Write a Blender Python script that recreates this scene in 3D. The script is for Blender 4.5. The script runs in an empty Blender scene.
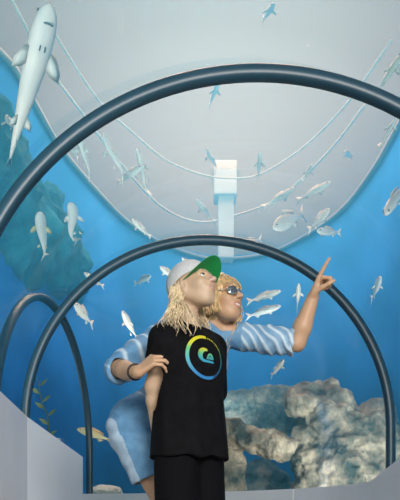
import bpy, bmesh, math, random
import numpy as np
from mathutils import Vector, Matrix, noise
from mathutils.bvhtree import BVHTree

C = bpy.context.collection
F, HZ, ZC = 700.0, 517.0, 0.45          # focal length in pixels, horizon row, eye height
random.seed(7)

def V(px, py, d):
    """the point at depth d that the lens puts at (px, py)"""
    return Vector(((px - 200.0) * d / F, d, ZC + (HZ - py) * d / F))

# ------------------------------------------------------------------ objects
def link(name, me, m=None, parent=None):
    o = bpy.data.objects.new(name, me)
    C.objects.link(o)
    if m is not None:
        for x in (m if isinstance(m, (list, tuple)) else [m]):
            me.materials.append(x)
    if parent is not None:
        o.parent = parent
    return o

def tag(o, label=None, cat=None, group=None, kind=None):
    if label: o['label'] = label
    if cat: o['category'] = cat
    if group: o['group'] = group
    if kind: o['kind'] = kind
    return o

def smooth(me):
    me.polygons.foreach_set('use_smooth', [True] * len(me.polygons))

def mesh(name, verts, faces, sm=True):
    me = bpy.data.meshes.new(name)
    me.from_pydata([tuple(v) for v in verts], [], faces)
    bm = bmesh.new(); bm.from_mesh(me)
    bmesh.ops.recalc_face_normals(bm, faces=bm.faces)
    bm.to_mesh(me); bm.free()
    if sm: smooth(me)
    me.update()
    return me

def prism(pts, up, name='prism', bev=0.0):
    """solid from a polygon of 3D points pushed along the vector up"""
    n = len(pts)
    vs = [Vector(p) for p in pts] + [Vector(p) + Vector(up) for p in pts]
    fs = [tuple(range(n))[::-1], tuple(range(n, 2 * n))] + [(i, (i + 1) % n, n + (i + 1) % n, n + i) for i in range(n)]
    me = mesh(name, vs, fs, False)
    if bev:
        bm = bmesh.new(); bm.from_mesh(me)
        bmesh.ops.bevel(bm, geom=bm.edges[:], offset=bev, segments=2, affect='EDGES', profile=.5)
        bm.to_mesh(me); bm.free()
    return me

def tube(path, radii, name='tube', n=8, cap=True, flat=None):
    """round tube along a polyline"""
    path = [Vector(p) for p in path]
    m = len(path)
    if not isinstance(radii, (list, tuple)): radii = [radii] * m
    vs, fs = [], []
    ref = None
    for i, p in enumerate(path):
        t = (path[min(i + 1, m - 1)] - path[max(i - 1, 0)]).normalized()
        if ref is None:
            ref = t.orthogonal().normalized()
        ref = (ref - t * ref.dot(t)).normalized()
        b = t.cross(ref)
        for k in range(n):
            a = 2 * math.pi * k / n
            vs.append(p + (ref * math.cos(a) + b * math.sin(a)) * radii[i])
    for i in range(m - 1):
        for k in range(n):
            fs.append((i * n + k, i * n + (k + 1) % n, (i + 1) * n + (k + 1) % n, (i + 1) * n + k))
    if cap:
        fs.append(tuple(range(n))[::-1]); fs.append(tuple(range((m - 1) * n, m * n)))
    return vs, fs

def merge(parts):
    vs, fs = [], []
    for v, f in parts:
        b = len(vs)
        vs.extend(v); fs.extend([tuple(i + b for i in q) for q in f])
    return vs, fs

def catmull(pts, n):
    pts = [Vector(p) for p in pts]
    P = [2 * pts[0] - pts[1]] + pts + [2 * pts[-1] - pts[-2]]
    out = []
    for i in range(1, len(P) - 2):
        a, b, c, d = P[i - 1:i + 3]
        for k in range(n):
            t = k / n
            out.append(.5 * ((2 * b) + (c - a) * t + (2 * a - 5 * b + 4 * c - d) * t * t + (3 * b - a - 3 * c + d) * t ** 3))
    out.append(pts[-1])
    return out

# ------------------------------------------------------------------ materials
def mat(name, col, rough=.6, metal=0., spec=.5, var=.0, scale=8., bump=0., bscale=30., sheen=0., sub=0.):
    m = bpy.data.materials.new(name); m.use_nodes = True
    nt = m.node_tree; b = nt.nodes['Principled BSDF']
    b.inputs['Base Color'].default_value = (*col, 1)
    b.inputs['Roughness'].default_value = rough
    b.inputs['Metallic'].default_value = metal
    b.inputs['Specular IOR Level'].default_value = spec
    if sub:
        b.inputs['Subsurface Weight'].default_value = sub
        b.inputs['Subsurface Radius'].default_value = (1., .35, .2)
        b.inputs['Subsurface Scale'].default_value = .008
    tc = nt.nodes.new('ShaderNodeTexCoord')
    if var:
        nz = nt.nodes.new('ShaderNodeTexNoise'); nz.inputs['Scale'].default_value = scale; nz.inputs['Detail'].default_value = 5
        rp = nt.nodes.new('ShaderNodeValToRGB')
        rp.color_ramp.elements[0].position = .3; rp.color_ramp.elements[1].position = .7
        rp.color_ramp.elements[0].color = (*[max(0, c * (1 - var)) for c in col], 1)
        rp.color_ramp.elements[1].color = (*[min(1, c * (1 + var)) for c in col], 1)
        nt.links.new(tc.outputs['Object'], nz.inputs['Vector']); nt.links.new(nz.outputs['Fac'], rp.inputs['Fac'])
        nt.links.new(rp.outputs['Color'], b.inputs['Base Color'])
    if bump:
        nb = nt.nodes.new('ShaderNodeTexNoise'); nb.inputs['Scale'].default_value = bscale; nb.inputs['Detail'].default_value = 6
        bp = nt.nodes.new('ShaderNodeBump'); bp.inputs['Strength'].default_value = bump; bp.inputs['Distance'].default_value = .02
        nt.links.new(tc.outputs['Object'], nb.inputs['Vector']); nt.links.new(nb.outputs['Fac'], bp.inputs['Height'])
        nt.links.new(bp.outputs['Normal'], b.inputs['Normal'])
    return m

def mat_attr(name, rough=.6, sub=0., spec=.5, sheen=0.):
    """base colour from the mesh's own pigment attribute"""
    m = mat(name, (1, 1, 1), rough, spec=spec, sub=sub)
    nt = m.node_tree
    a = nt.nodes.new('ShaderNodeVertexColor'); a.layer_name = 'pigment'
    nt.links.new(a.outputs['Color'], nt.nodes['Principled BSDF'].inputs['Base Color'])
    return m

def pigment(me, fn):
    ca = me.color_attributes.new('pigment', 'FLOAT_COLOR', 'POINT')
    buf = []
    for v in me.vertices:
        c = fn(v.co); buf += [c[0], c[1], c[2], 1.]
    ca.data.foreach_set('color', buf)

# ------------------------------------------------------------------ distance fields
class Field:
    def __init__(s, lo, hi, h):
        s.h = h; s.lo = np.array(lo, float)
        s.n = np.ceil((np.array(hi, float) - s.lo) / h).astype(int) + 1
        s.v = np.full(s.n, .25, np.float32)
    def win(s, lo, hi, pad):
        a = np.maximum(np.floor((np.array(lo) - pad - s.lo) / s.h).astype(int), 0)
        b = np.minimum(np.ceil((np.array(hi) + pad - s.lo) / s.h).astype(int) + 1, s.n)
        if np.any(b <= a): return None, None
        ax = [(s.lo[i] + s.h * np.arange(a[i], b[i])).astype(np.float32) for i in range(3)]
        g = np.meshgrid(*ax, indexing='ij')
        return tuple(slice(a[i], b[i]) for i in range(3)), g
    def put(s, sl, d, k, op):
        v = s.v[sl]
        if op == 'u':
            if k > 0:
                h = np.clip(.5 + .5 * (v - d) / k, 0, 1)
                s.v[sl] = v * (1 - h) + d * h - k * h * (1 - h)
            else: s.v[sl] = np.minimum(v, d)
        else:
            d = -d
            if k > 0:
                h = np.clip(.5 - .5 * (v - d) / k, 0, 1)
                s.v[sl] = v * (1 - h) + d * h + k * h * (1 - h)
            else: s.v[sl] = np.maximum(v, d)
    def cone(s, a, b, ra, rb, k=.02, op='u'):
        a = np.array(a, float); b = np.array(b, float); r = max(ra, rb)
        sl, g = s.win(np.minimum(a, b) - r, np.maximum(a, b) + r, k + 3 * s.h + .01)
        if sl is None: return s
        ab = b - a; L = max(float(ab @ ab), 1e-9)
        p = [g[i] - a[i] for i in range(3)]
        t = np.clip((p[0] * ab[0] + p[1] * ab[1] + p[2] * ab[2]) / L, 0, 1)
        d = np.sqrt(sum((p[i] - t * ab[i]) ** 2 for i in range(3))) - (ra + t * (rb - ra))
        s.put(sl, d, k, op); return s
    def chain(s, pts, rs, k=.02, op='u'):
        for i in range(len(pts) - 1): s.cone(pts[i], pts[i + 1], rs[i], rs[i + 1], k, op)
        return s
    def ell(s, c, r, M=None, k=.02, op='u'):
        c = np.array(c, float); R = max(r)
        sl, g = s.win(c - R, c + R, k + 3 * s.h + .01)
        if sl is None: return s
        p = [g[i] - c[i] for i in range(3)]
        if M is not None:
            p = [p[0] * M[i][0] + p[1] * M[i][1] + p[2] * M[i][2] for i in range(3)]
        k0 = np.sqrt(sum((p[i] / r[i]) ** 2 for i in range(3)))
        k1 = np.sqrt(sum((p[i] / (r[i] * r[i])) ** 2 for i in range(3)))
        d = k0 * (k0 - 1) / np.maximum(k1, 1e-6)
        s.put(sl, d, k, op); return s
    def box(s, c, r, M, rnd=.01, k=.01, op='u'):
        c = np.array(c, float); R = math.sqrt(sum(x * x for x in r))
        sl, g = s.win(c - R, c + R, k + 3 * s.h + .01)
        if sl is None: return s
        p = [g[i] - c[i] for i in range(3)]
        p = [np.abs(p[0] * M[i][0] + p[1] * M[i][1] + p[2] * M[i][2]) - (r[i] - rnd) for i in range(3)]
        d = np.sqrt(sum(np.maximum(x, 0) ** 2 for x in p)) + np.minimum(np.maximum(np.maximum(p[0], p[1]), p[2]), 0) - rnd
        s.put(sl, d, k, op); return s
    def plane(s, pt, nrm, k=0., lo=None, hi=None):
        """take away what lies on the side the normal points to (inside the box lo..hi)"""
        pt = np.array(pt, float); nrm = np.array(nrm, float); nrm = nrm / np.linalg.norm(nrm)
        lo = s.lo if lo is None else lo; hi = s.lo + s.h * s.n if hi is None else hi
        sl, g = s.win(lo, hi, 0)
        d = -sum((g[i] - pt[i]) * nrm[i] for i in range(3))
        s.put(sl, d, k, 's'); return s
    def mesh(s, name, relax=1):
        v = s.v; sg = v < 0
        sh = [slice(0, -1), slice(1, None)]
        cnt = np.zeros(np.array(v.shape) - 1, np.int8)
        for i in (0, 1):
            for j in (0, 1):
                for k in (0, 1): cnt += sg[sh[i], sh[j], sh[k]]
        idx = np.argwhere((cnt > 0) & (cnt < 8))
        cid = np.full(cnt.shape, -1, np.int32)
        cid[tuple(idx.T)] = np.arange(len(idx))
        cs = {}
        for i in (0, 1):
            for j in (0, 1):
                for k in (0, 1): cs[i, j, k] = v[idx[:, 0] + i, idx[:, 1] + j, idx[:, 2] + k]
        acc = np.zeros((len(idx), 3)); num = np.zeros(len(idx))
        for a in cs:
            for ax in range(3):
                if a[ax] == 0:
                    b = tuple(1 if q == ax else a[q] for q in range(3))
                    va, vb = cs[a], cs[b]
                    x = (va < 0) != (vb < 0)
                    t = np.where(x, va / np.where(x, va - vb, 1), 0)
                    p = np.array(a, float)[None, :].repeat(len(idx), 0); p[:, ax] += t
                    acc[x] += p[x]; num[x] += 1
        pos = s.lo + s.h * (idx + acc / num[:, None])
        faces = []
        for ax in range(3):
            u, w = [(1, 2), (2, 0), (0, 1)][ax]
            s0 = [slice(None)] * 3; s1 = [slice(None)] * 3
            s0[ax] = slice(0, -1); s1[ax] = slice(1, None)
            A = sg[tuple(s0)]; B = sg[tuple(s1)]
            e = np.argwhere(A != B)
            e = e[(e[:, u] > 0) & (e[:, w] > 0) & (e[:, u] < v.shape[u] - 1) & (e[:, w] < v.shape[w] - 1)]
            q = []
            for du, dw in ((-1, -1), (0, -1), (0, 0), (-1, 0)):
                c = e.copy(); c[:, u] += du; c[:, w] += dw
                q.append(cid[tuple(c.T)])
            q = np.stack(q, 1)
            flip = ~A[tuple(e.T)]
            q[flip] = q[flip][:, ::-1]
            faces.append(q)
        faces = np.concatenate(faces)
        for _ in range(relax):                      # light smoothing
            acc = np.zeros_like(pos); num = np.zeros(len(pos))
            for a, b in ((0, 1), (1, 2), (2, 3), (3, 0)):
                np.add.at(acc, faces[:, a], pos[faces[:, b]]); np.add.at(num, faces[:, a], 1)
                np.add.at(acc, faces[:, b], pos[faces[:, a]]); np.add.at(num, faces[:, b], 1)
            pos = .5 * pos + .5 * acc / np.maximum(num, 1)[:, None]
        me = bpy.data.meshes.new(name)
        me.from_pydata(pos.tolist(), [], faces.tolist())
        smooth(me); me.update()
        return me

def push(me, fn):
    """move every vertex along its normal by fn(co)"""
    nr = [v.normal.copy() for v in me.vertices]
    for v, n in zip(me.vertices, nr): v.co += n * fn(v.co)
    me.update()

def frame(f, up=(0, 0, 1)):
    """forward, left, up rows"""
    f = Vector(f).normalized(); l = Vector(up).cross(f).normalized(); u = f.cross(l).normalized()
    return f, l, u
# ================================================================== the tunnel
H0 = math.radians(5.7)
P2 = Vector((.09, 4.95)); RB = 1.65
CB = P2 + RB * Vector((-math.cos(H0), -math.sin(H0)))
SP = 1.108                                           # springing height of the vault
A_END = math.radians(92)
def path(s):
    """centre of the walkway s metres past the second rib, and its heading"""
    if s <= 0:
        return P2 + s * Vector((-math.sin(H0), math.cos(H0))), H0
    a = H0 + s / RB
    if a <= A_END:
        return CB + RB * Vector((math.cos(a), math.sin(a))), a
    e = CB + RB * Vector((math.cos(A_END), math.sin(A_END)))
    return e + (s - (A_END - H0) * RB) * Vector((-math.sin(A_END), math.cos(A_END))), A_END
def at(s, off, z):
    p, a = path(s)
    return Vector((p.x + off * math.cos(a), p.y + off * math.sin(a), z))
def arch(r, n=40, zf=.0):
    pr = [(r, zf), (r, zf + (SP - zf) * .5)]
    pr += [(r * math.cos(math.pi * i / n), SP + r * math.sin(math.pi * i / n)) for i in range(n + 1)]
    return pr + [(-r, zf + (SP - zf) * .5), (-r, zf)]
S_BEND = (A_END - H0) * RB
def stations(s0, s1):
    n = max(1, int(math.ceil((s1 - s0) / .09))) if s1 > 0 and s0 < S_BEND else 2
    return [s0 + (s1 - s0) * i / n for i in range(n + 1)]
def sweep(prof, ss, closed=True, caps=True):
    m = len(prof); vs = [at(s, o, z) for s in ss for (o, z) in prof]; fs = []
    for i in range(len(ss) - 1):
        for k in range(m if closed else m - 1):
            fs.append((i * m + k, i * m + (k + 1) % m, (i + 1) * m + (k + 1) % m, (i + 1) * m + k))
    if caps and closed:
        fs.append(tuple(range(m))); fs.append(tuple(range((len(ss) - 1) * m, len(ss) * m)))
    return vs, fs

# ---- materials of the place
M_rib = mat('rib_paint', (.014, .055, .085), .40, spec=.6)
M_white = mat('white_laminate', (.90, .91, .91), .6, var=.03, scale=3)
M_floor = mat('walkway_rubber', (.10, .11, .12), .7, var=.2, scale=20)
M_blue = mat('blue_basin_paint', (.035, .225, .58), .9, spec=.0, var=.25, scale=.8)
M_sand = mat('basin_sand', (.62, .55, .42), .9, var=.2, scale=6)
M_coping = mat('pale_coping', (.40, .36, .32), .7)
M_mirror_line = mat('pale_line', (.95, .80, .68), .7)

def acrylic():
    m = bpy.data.materials.new('acrylic'); m.use_nodes = True; nt = m.node_tree
    nt.nodes.remove(nt.nodes['Principled BSDF'])
    t = nt.nodes.new('ShaderNodeBsdfTransparent'); t.inputs['Color'].default_value = (.955, .985, .99, 1)
    g = nt.nodes.new('ShaderNodeBsdfGlossy'); g.inputs['Roughness'].default_value = .06
    fr = nt.nodes.new('ShaderNodeFresnel'); fr.inputs['IOR'].default_value = 1.3
    ml = nt.nodes.new('ShaderNodeMath'); ml.operation = 'MULTIPLY'; ml.inputs[1].default_value = .06
    mx = nt.nodes.new('ShaderNodeMixShader')
    nt.links.new(fr.outputs[0], ml.inputs[0]); nt.links.new(ml.outputs[0], mx.inputs[0])
    nt.links.new(t.outputs[0], mx.inputs[1]); nt.links.new(g.outputs[0], mx.inputs[2])
    nt.links.new(mx.outputs[0], nt.nodes['Material Output'].inputs['Surface'])
    return m
M_acr = acrylic()

# ---- ribs
def rib(name, s, w=.068, t=.060, r=1.30, yaw=None, dz=0.):
    cs = [(-.5, -.3), (-.3, -.5), (.3, -.5), (.5, -.3), (.5, .3), (.3, .5), (-.3, .5), (-.5, .3)]
    pr = arch(r, 72, .02); vs, fs = [], []; n = len(pr); h = path(s)[1] if yaw is None else math.radians(yaw)
    for i, (o, z) in enumerate(pr):
        a = pr[max(i - 1, 0)]; b = pr[min(i + 1, n - 1)]
        tx, tz = b[0] - a[0], b[1] - a[1]; L = math.hypot(tx, tz)
        nx, nz = tz / L, -tx / L
        for (u, v) in cs: vs.append(at(s, 0, z + nz * u * t + (dz if z > .3 else 0)) + Vector((math.cos(h), math.sin(h), 0)) * (o + nx * u * t) + Vector((-math.sin(h), math.cos(h), 0)) * v * w)
    for i in range(n - 1):
        for k in range(8): fs.append((i * 8 + k, i * 8 + (k + 1) % 8, (i + 1) * 8 + (k + 1) % 8, (i + 1) * 8 + k))
    fs += [tuple(range(8)), tuple(range((n - 1) * 8, n * 8))]
    return link(name, mesh(name, vs, fs), M_rib)
S1 = -1.87; S3 = 2.24; S0 = -4.3; S4 = 4.9
for nm, s, lb in (('trim_1', S1, 'large dark arched tunnel rib framing the whole view above both people'),
                  ('trim_2', 0., 'dark arched tunnel rib right behind the two people'),
                  ('trim_3', S3, 'narrow dark tunnel rib seen edge-on through the acrylic beside the denim dress')):
    tag(rib(nm, s, yaw=1.5 if s == S1 else None, r=1.332 if s == S1 else 1.30, dz=-.030 if s == S1 else 0.), lb, 'tunnel rib', kind='structure')
for nm, s in (('trim_4', S0), ('trim_5', S4)): tag(rib(nm, s), kind='structure')

# ---- acrylic vaults between the ribs
def vault(name, s0, s1):
    a = arch(1.37, 40, .0); b = arch(1.332, 40, .0)[::-1]
    vs, fs = sweep(a + b, stations(s0, s1))
    o = link(name, mesh(name, vs, fs), M_acr); tag(o, kind='structure'); return o
vault('window_1', S0, S1 - .004); vault('window_2', S1 + .004, -.004); vault('window_3', .004, S3 - .004); vault('window_4', S3 + .004, S4); vault('window_5', S4 + .004, 11.0)
vault('window_6', -7.1, S0 - .004)

# ---- low white walls
def strip(name, pts, w, m=M_white):
    """a wall along plan points (x, y, top) of thickness w to the outer side"""
    vs, fs = [], []; n = len(pts)
    for i, (x, y, z) in enumerate(pts):
        a = pts[max(i - 1, 0)]; b = pts[min(i + 1, n - 1)]
        t = Vector((b[0] - a[0], b[1] - a[1], 0)).normalized(); q = Vector((t.y, -t.x, 0)) * w
        for dx, zz in ((0, 0), (0, z - .006), (.006, z), (.994, z), (1, z - .006), (1, 0)):
            vs.append(Vector((x, y, zz)) + q * dx)
    for i in range(n - 1):
        for k in range(6): fs.append((i * 6 + k, i * 6 + (k + 1) % 6, (i + 1) * 6 + (k + 1) % 6, (i + 1) * 6 + k))
    fs += [tuple(range(6)), tuple(range((n - 1) * 6, n * 6))]
    o = link(name, mesh(name, vs, fs, False), m); return tag(o, kind='structure')
OW = 1.12
def rp(s, z):
    q = at(s, OW, z); return (q.x, q.y, z)
zs = lambda s: max(.70, min(1.13, .70 + .222 * (-.06 - s)))
s_seam = .72
strip('wall_right', [rp(s, zs(s)) for s in (-7.0, -2.0, -1.5, -.9, -.4, -.06, .1, .2, .3, .4, .5, .6, s_seam - .007)], .14)
strip('wall_back', [rp(s, .70) for s in stations(s_seam + .007, 6.)], .14)
strip('wall_left', [(-1.17 + .096 * 8.0, -3.25, 1.125), (-1.17 + .096 * 2.9, 1.85, 1.125), (-1.168, 4.733, 1.129)], -.10)
strip('wall_front', [(-1.170, 4.752, 1.129), (-.912, 5.45, .917)], -.09)
# inner kerb of the bend
strip('baseboard_left', [(lambda q: (q.x, q.y, .70))(at(s, -1.12, 0)) for s in stations(1.0, 6.)], -.14)

# ---- walkway floor
vs, fs = sweep([(-1.3, -.05), (1.3, -.05), (1.3, 0), (-1.3, 0)], [-7.1] + stations(0, 11.))
tag(link('floor', mesh('floor', vs, fs, False), M_floor), kind='structure')

# ================================================================== the basin
WZ = 6.5
plan = [(-9.0, 8.7), (-6.0, 8.62), (-4.0, 8.55), (-2.95, 8.6), (-2.55, 9.1), (-2.42, 10.0), (-2.28, 11.3), (-1.92, 12.8), (-1.43, 14.3), (-.66, 15.5), (.3, 16.2), (1.5, 15.9), (2.3, 14.8), (2.8, 13.5), (3.0, 12.0), (3.05, 10.7), (3.1, 9.0), (3.3, 7.0), (4.2, 5.0), (9.0, 3.0)]
pl = catmull([(x, y, 0) for x, y in plan], 6)
def wallstrip(pl, t, z0, z1):
    vs, fs = [], []; n = len(pl)
    for i, p in enumerate(pl):
        d = (pl[min(i + 1, n - 1)] - pl[max(i - 1, 0)]).normalized(); q = Vector((-d.y, d.x, 0)) * t
        for off, z in ((0, z0), (0, z1), (1, z1), (1, z0)): vs.append(Vector((p.x, p.y, z)) + q * off)
    for i in range(n - 1):
        for k in range(4): fs.append((i * 4 + k, i * 4 + (k + 1) % 4, (i + 1) * 4 + (k + 1) % 4, (i + 1) * 4 + k))
    fs += [(0, 1, 2, 3), tuple(range((n - 1) * 4, n * 4))]
    return vs, fs
vs, fs = wallstrip(pl, .3, -.2, WZ + .0)
tag(link('wall_basin', mesh('wall_basin', vs, fs), M_blue), kind='structure')
cp = [p + Vector((0, 0, WZ - .12)) for p in pl]
vs, fs = wallstrip([p + Vector((-.0, -.0, 0)) for p in pl], -.06, WZ - .11, WZ - .05)
tag(link('trim_6', mesh('trim_6', vs, fs), M_coping), kind='structure')
tag(link('ground', prism([(-9.6, -2, -.22), (9.6, -2, -.22), (9.6, 18, -.22), (-9.6, 18, -.22)], (0, 0, .12), 'ground'), M_sand), kind='structure')

# water: one body of water around the tunnel, with the tunnel's air cut out of it
def water():
    m = bpy.data.materials.new('sea_water'); m.use_nodes = True; nt = m.node_tree
    nt.nodes.remove(nt.nodes['Principled BSDF'])
    s = nt.nodes.new('ShaderNodeVolumeScatter'); a = nt.nodes.new('ShaderNodeVolumeAbsorption'); ad = nt.nodes.new('ShaderNodeAddShader')
    s.inputs['Color'].default_value = (.11, .62, .94, 1); s.inputs['Density'].default_value = .085; s.inputs['Anisotropy'].default_value = .6
    a.inputs['Color'].default_value = (.0, .68, .97, 1); a.inputs['Density'].default_value = .075
    nt.links.new(s.outputs[0], ad.inputs[0]); nt.links.new(a.outputs[0], ad.inputs[1])
    nt.links.new(ad.outputs[0], nt.nodes['Material Output'].inputs['Volume'])
    bx = link('water', prism([(-9.5, -1.5, -.1), (9.5, -1.5, -.1), (9.5, 17.5, -.1), (-9.5, 17.5, -.1)], (0, 0, WZ + .1), 'water'), m)
    vs, fs = sweep(arch(1.378, 40, -.6), [-8.] + stations(0, 11.5))
    cut = link('cut', mesh('cut', vs, fs, False))
    md = bx.modifiers.new('b', 'BOOLEAN'); md.operation = 'DIFFERENCE'; md.object = cut; md.solver = 'EXACT'
    dg = bpy.context.evaluated_depsgraph_get()
    me = bpy.data.meshes.new_from_object(bx.evaluated_get(dg))
    bx.modifiers.clear(); bx.data = me
    bpy.data.objects.remove(cut)
    return tag(bx, 'clear blue sea water filling the basin around the tunnel', 'water', kind='structure')
water()

# rippled water surface that spreads the lamp light
def surface():
    m = bpy.data.materials.new('rippled_surface'); m.use_nodes = True; nt = m.node_tree
    nt.nodes.remove(nt.nodes['Principled BSDF'])
    t = nt.nodes.new('ShaderNodeBsdfTranslucent'); t.inputs['Color'].default_value = (.175, .142, .135, 1)
    p = nt.nodes.new('ShaderNodeBsdfTransparent'); mx = nt.nodes.new('ShaderNodeMixShader'); mx.inputs[0].default_value = .6
    nt.links.new(p.outputs[0], mx.inputs[1]); nt.links.new(t.outputs[0], mx.inputs[2]); nt.links.new(mx.outputs[0], nt.nodes['Material Output'].inputs['Surface'])
    n = 60; vs = []; fs = []
    for j in range(n + 1):
        for i in range(n + 1):
            x = -9.3 + 18.6 * i / n; y = -1.4 + 18.8 * j / n
            vs.append((x, y, WZ + .02 + .012 * noise.noise(Vector((x * 1.7, y * 1.7, 0)))))
    for j in range(n):
        for i in range(n): fs.append((j * (n + 1) + i, j * (n + 1) + i + 1, (j + 1) * (n + 1) + i + 1, (j + 1) * (n + 1) + i))
    return tag(link('ceiling', mesh('ceiling', vs, fs), m), kind='structure')
surface()

# ================================================================== light
def area(name, loc, aim, sx, sy, e, col=(1, 1, 1)):
    l = bpy.data.lights.new(name, 'AREA'); l.shape = 'RECTANGLE'; l.size = sx; l.size_y = sy; l.energy = e; l.color = col
    o = bpy.data.objects.new(name, l); C.objects.link(o); o.location = loc
    o.rotation_euler = (Vector(aim) - Vector(loc)).to_track_quat('-Z', 'Y').to_euler()
    return o
area('basin_lamp', (.4, 11.2, 10.2), (.4, 11.2, 0), 3.5, 7.5, 2600, (1, .62, .47))
for i, (lx, ly, ax, ay, az, e) in enumerate(((3.2, 4.2, 1.2, 9.5, 3.9, 60), (-5.0, 8.15, -1.5, 8.6, 4.6, 30), (2.2, 6.6, .9, 9.5, 2.0, 12), (-2.7, 1.2, -1.3, 5.6, 4.2, 60), (-.1, 8.2, -.1, 10.0, 5.8, 40))):
    area('added_fish_fill', (lx, ly, .15), (ax, ay, az), .5, .5, e, (1, .95, .88)).data.spread = math.radians(75)  # added unseen fills that brighten the fish and rocks from below
area('camera_side_fill', (1.0, -1.6, 2.1), (0, 3, 1.1), 1.6, 1.0, 235, (1, .95, .90))  # added fill behind the camera, brightens the people and low walls
W = bpy.data.worlds.new('World'); bpy.context.scene.world = W; W.use_nodes = True
W.node_tree.nodes['Background'].inputs[0].default_value = (.75, .88, 1, 1)
W.node_tree.nodes['Background'].inputs[1].default_value = .22

cam = bpy.data.cameras.new('Camera'); co = bpy.data.objects.new('Camera', cam); C.objects.link(co)
co.location = (0, 0, ZC); co.rotation_euler = (math.pi / 2, 0, 0)
cam.sensor_width = 36; cam.lens = 36 * F / 500; cam.shift_y = (HZ - 250) / 500; cam.clip_start = .02
sc = bpy.context.scene; sc.camera = co
sc.view_settings.view_transform = 'Standard'; sc.view_settings.look = 'None'; sc.view_settings.gamma = 1; sc.view_settings.exposure = 0
sc.cycles.max_bounces = 8; sc.cycles.volume_bounces = 1; sc.cycles.transparent_max_bounces = 40
sc.cycles.sample_clamp_indirect = 4; sc.cycles.use_denoising = True
# ================================================================== rocks
def rough(me, amp, sc, seed):
    o = Vector((seed * 3.1, seed * 1.7, seed * .9))
    def fn(c):
        return amp * (noise.fractal(c * sc + o, .75, 2.1, 6) * 1.0 + (.45 - abs(noise.noise(c * sc * .9 + o))) * 1.2 + (.35 - abs(noise.noise(c * sc * 2.3 + o))) * .8)
    push(me, fn)
    me.update()

def rock_mat(name, c0, c1, c2, sc=3.):
    m = bpy.data.materials.new(name); m.use_nodes = True; nt = m.node_tree; b = nt.nodes['Principled BSDF']
    b.inputs['Roughness'].default_value = .95
    tc = nt.nodes.new('ShaderNodeTexCoord')
    n1 = nt.nodes.new('ShaderNodeTexNoise'); n1.inputs['Scale'].default_value = sc; n1.inputs['Detail'].default_value = 8; n1.inputs['Roughness'].default_value = .65
    r = nt.nodes.new('ShaderNodeValToRGB'); e = r.color_ramp.elements
    e[0].position = .36; e[0].color = (*c0, 1); e[1].position = .62; e[1].color = (*c2, 1)
    x = e.new(.5); x.color = (*c1, 1)
    n2 = nt.nodes.new('ShaderNodeTexNoise'); n2.inputs['Scale'].default_value = sc * 5; n2.inputs['Detail'].default_value = 8
    bp = nt.nodes.new('ShaderNodeBump'); bp.inputs['Strength'].default_value = .8; bp.inputs['Distance'].default_value = .06
    for n in (n1, n2): nt.links.new(tc.outputs['Object'], n.inputs['Vector'])
    nt.links.new(n1.outputs['Fac'], r.inputs['Fac']); nt.links.new(r.outputs['Color'], b.inputs['Base Color'])
    nt.links.new(n2.outputs['Fac'], bp.inputs['Height']); nt.links.new(bp.outputs['Normal'], b.inputs['Normal'])
    return m
M_rock = rock_mat('tan_rock', (.05, .07, .065), (.26, .21, .155), (.56, .44, .32))
M_rock2 = rock_mat('slate_rock', (.05, .10, .11), (.16, .22, .22), (.42, .38, .32))
M_rock3 = rock_mat('blue_lit_rock', (.0, .08, .12), (.005, .15, .21), (.03, .28, .36), 1.6)  # blue water light mixed into the rock colour

def rock(name, lo, hi, h, build, amp, sc, seed, m, label, cat, group=None):
    f = Field(lo, hi, h); build(f)
    me = f.mesh(name, 1); rough(me, amp, sc, seed)
    return tag(link(name, me, m), label, cat, group)

def big(f):
    f.ell(V(346, 452, 8.7) - Vector((0, 0, .30)), (.56, .45, .80), k=.1)
    f.ell(V(330, 418, 8.7), (.36, .33, .36), k=.1)
    f.ell(V(322, 396, 8.7), (.22, .20, .20), k=.08)
    f.ell(V(306, 404, 8.6), (.20, .2, .12), k=.08)
    f.ell(V(370, 432, 8.7), (.32, .34, .34), k=.1)
    f.cone(V(382, 430, 8.6), V(372, 500, 8.5), .2, .4, .1)
    f.cone(V(306, 440, 8.55), V(322, 505, 8.55), .13, .32, .08)
    f.ell((1.75, 8.7, .2), (.85, .6, .45), k=.1)
rock('boulder', (.5, 7.9, -.12), (2.9, 9.5, 2.3), .022, big, .10, 2.6, 3, M_rock, 'big craggy tan boulder rising to a peak near the tunnel rib foot', 'boulder', 'rocks on the basin floor')
def slab(f):
    f.cone(V(222, 402, 9.85), V(300, 398, 9.8), .11, .13, .06)
    f.ell(V(256, 418, 9.9), (.62, .25, .30), k=.1)
    f.ell((.75, 9.9, .5), (.70, .3, .75), k=.15)
rock('boulder', (-.4, 9.3, -.12), (1.85, 10.5, 2.4), .028, slab, .07, 2.4, 8, M_rock2, 'dark bluish flat-topped rock behind the black t-shirt and the tan boulder', 'boulder', 'rocks on the basin floor')
def arm(f):
    f.cone(V(218, 430, 7.85), V(284, 449, 7.75), .15, .12, .05)
    f.ell(V(252, 440, 7.8), (.34, .18, .12), k=.06)
    f.cone(V(226, 440, 7.95), V(222, 520, 8.0), .15, .26, .06)
rock('boulder', (-.4, 7.3, -.12), (1.4, 8.5, 1.9), .02, arm, .055, 3.4, 15, M_rock, 'long tan rock shelf sloping down beside the hem of the black t-shirt', 'boulder', 'rocks on the basin floor')
def pale(f):
    f.ell(V(105, 492, 8.5), (.20, .16, .06), k=.05); f.ell(V(104, 515, 8.55), (.26, .2, .32), k=.08); f.ell((-1.17, 8.55, .0), (.36, .26, .3), k=.1)
M_pale = rock_mat('pale_rock', (.45, .40, .34), (.75, .68, .56), (.9, .82, .7), 4.)
rock('boulder', (-1.7, 8.1, -.12), (-.6, 9.0, .95), .03, pale, .03, 3., 21, M_pale, 'low pale rounded rock just showing above the white ledge under the yellow fish', 'boulder', 'rocks on the basin floor')
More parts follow.
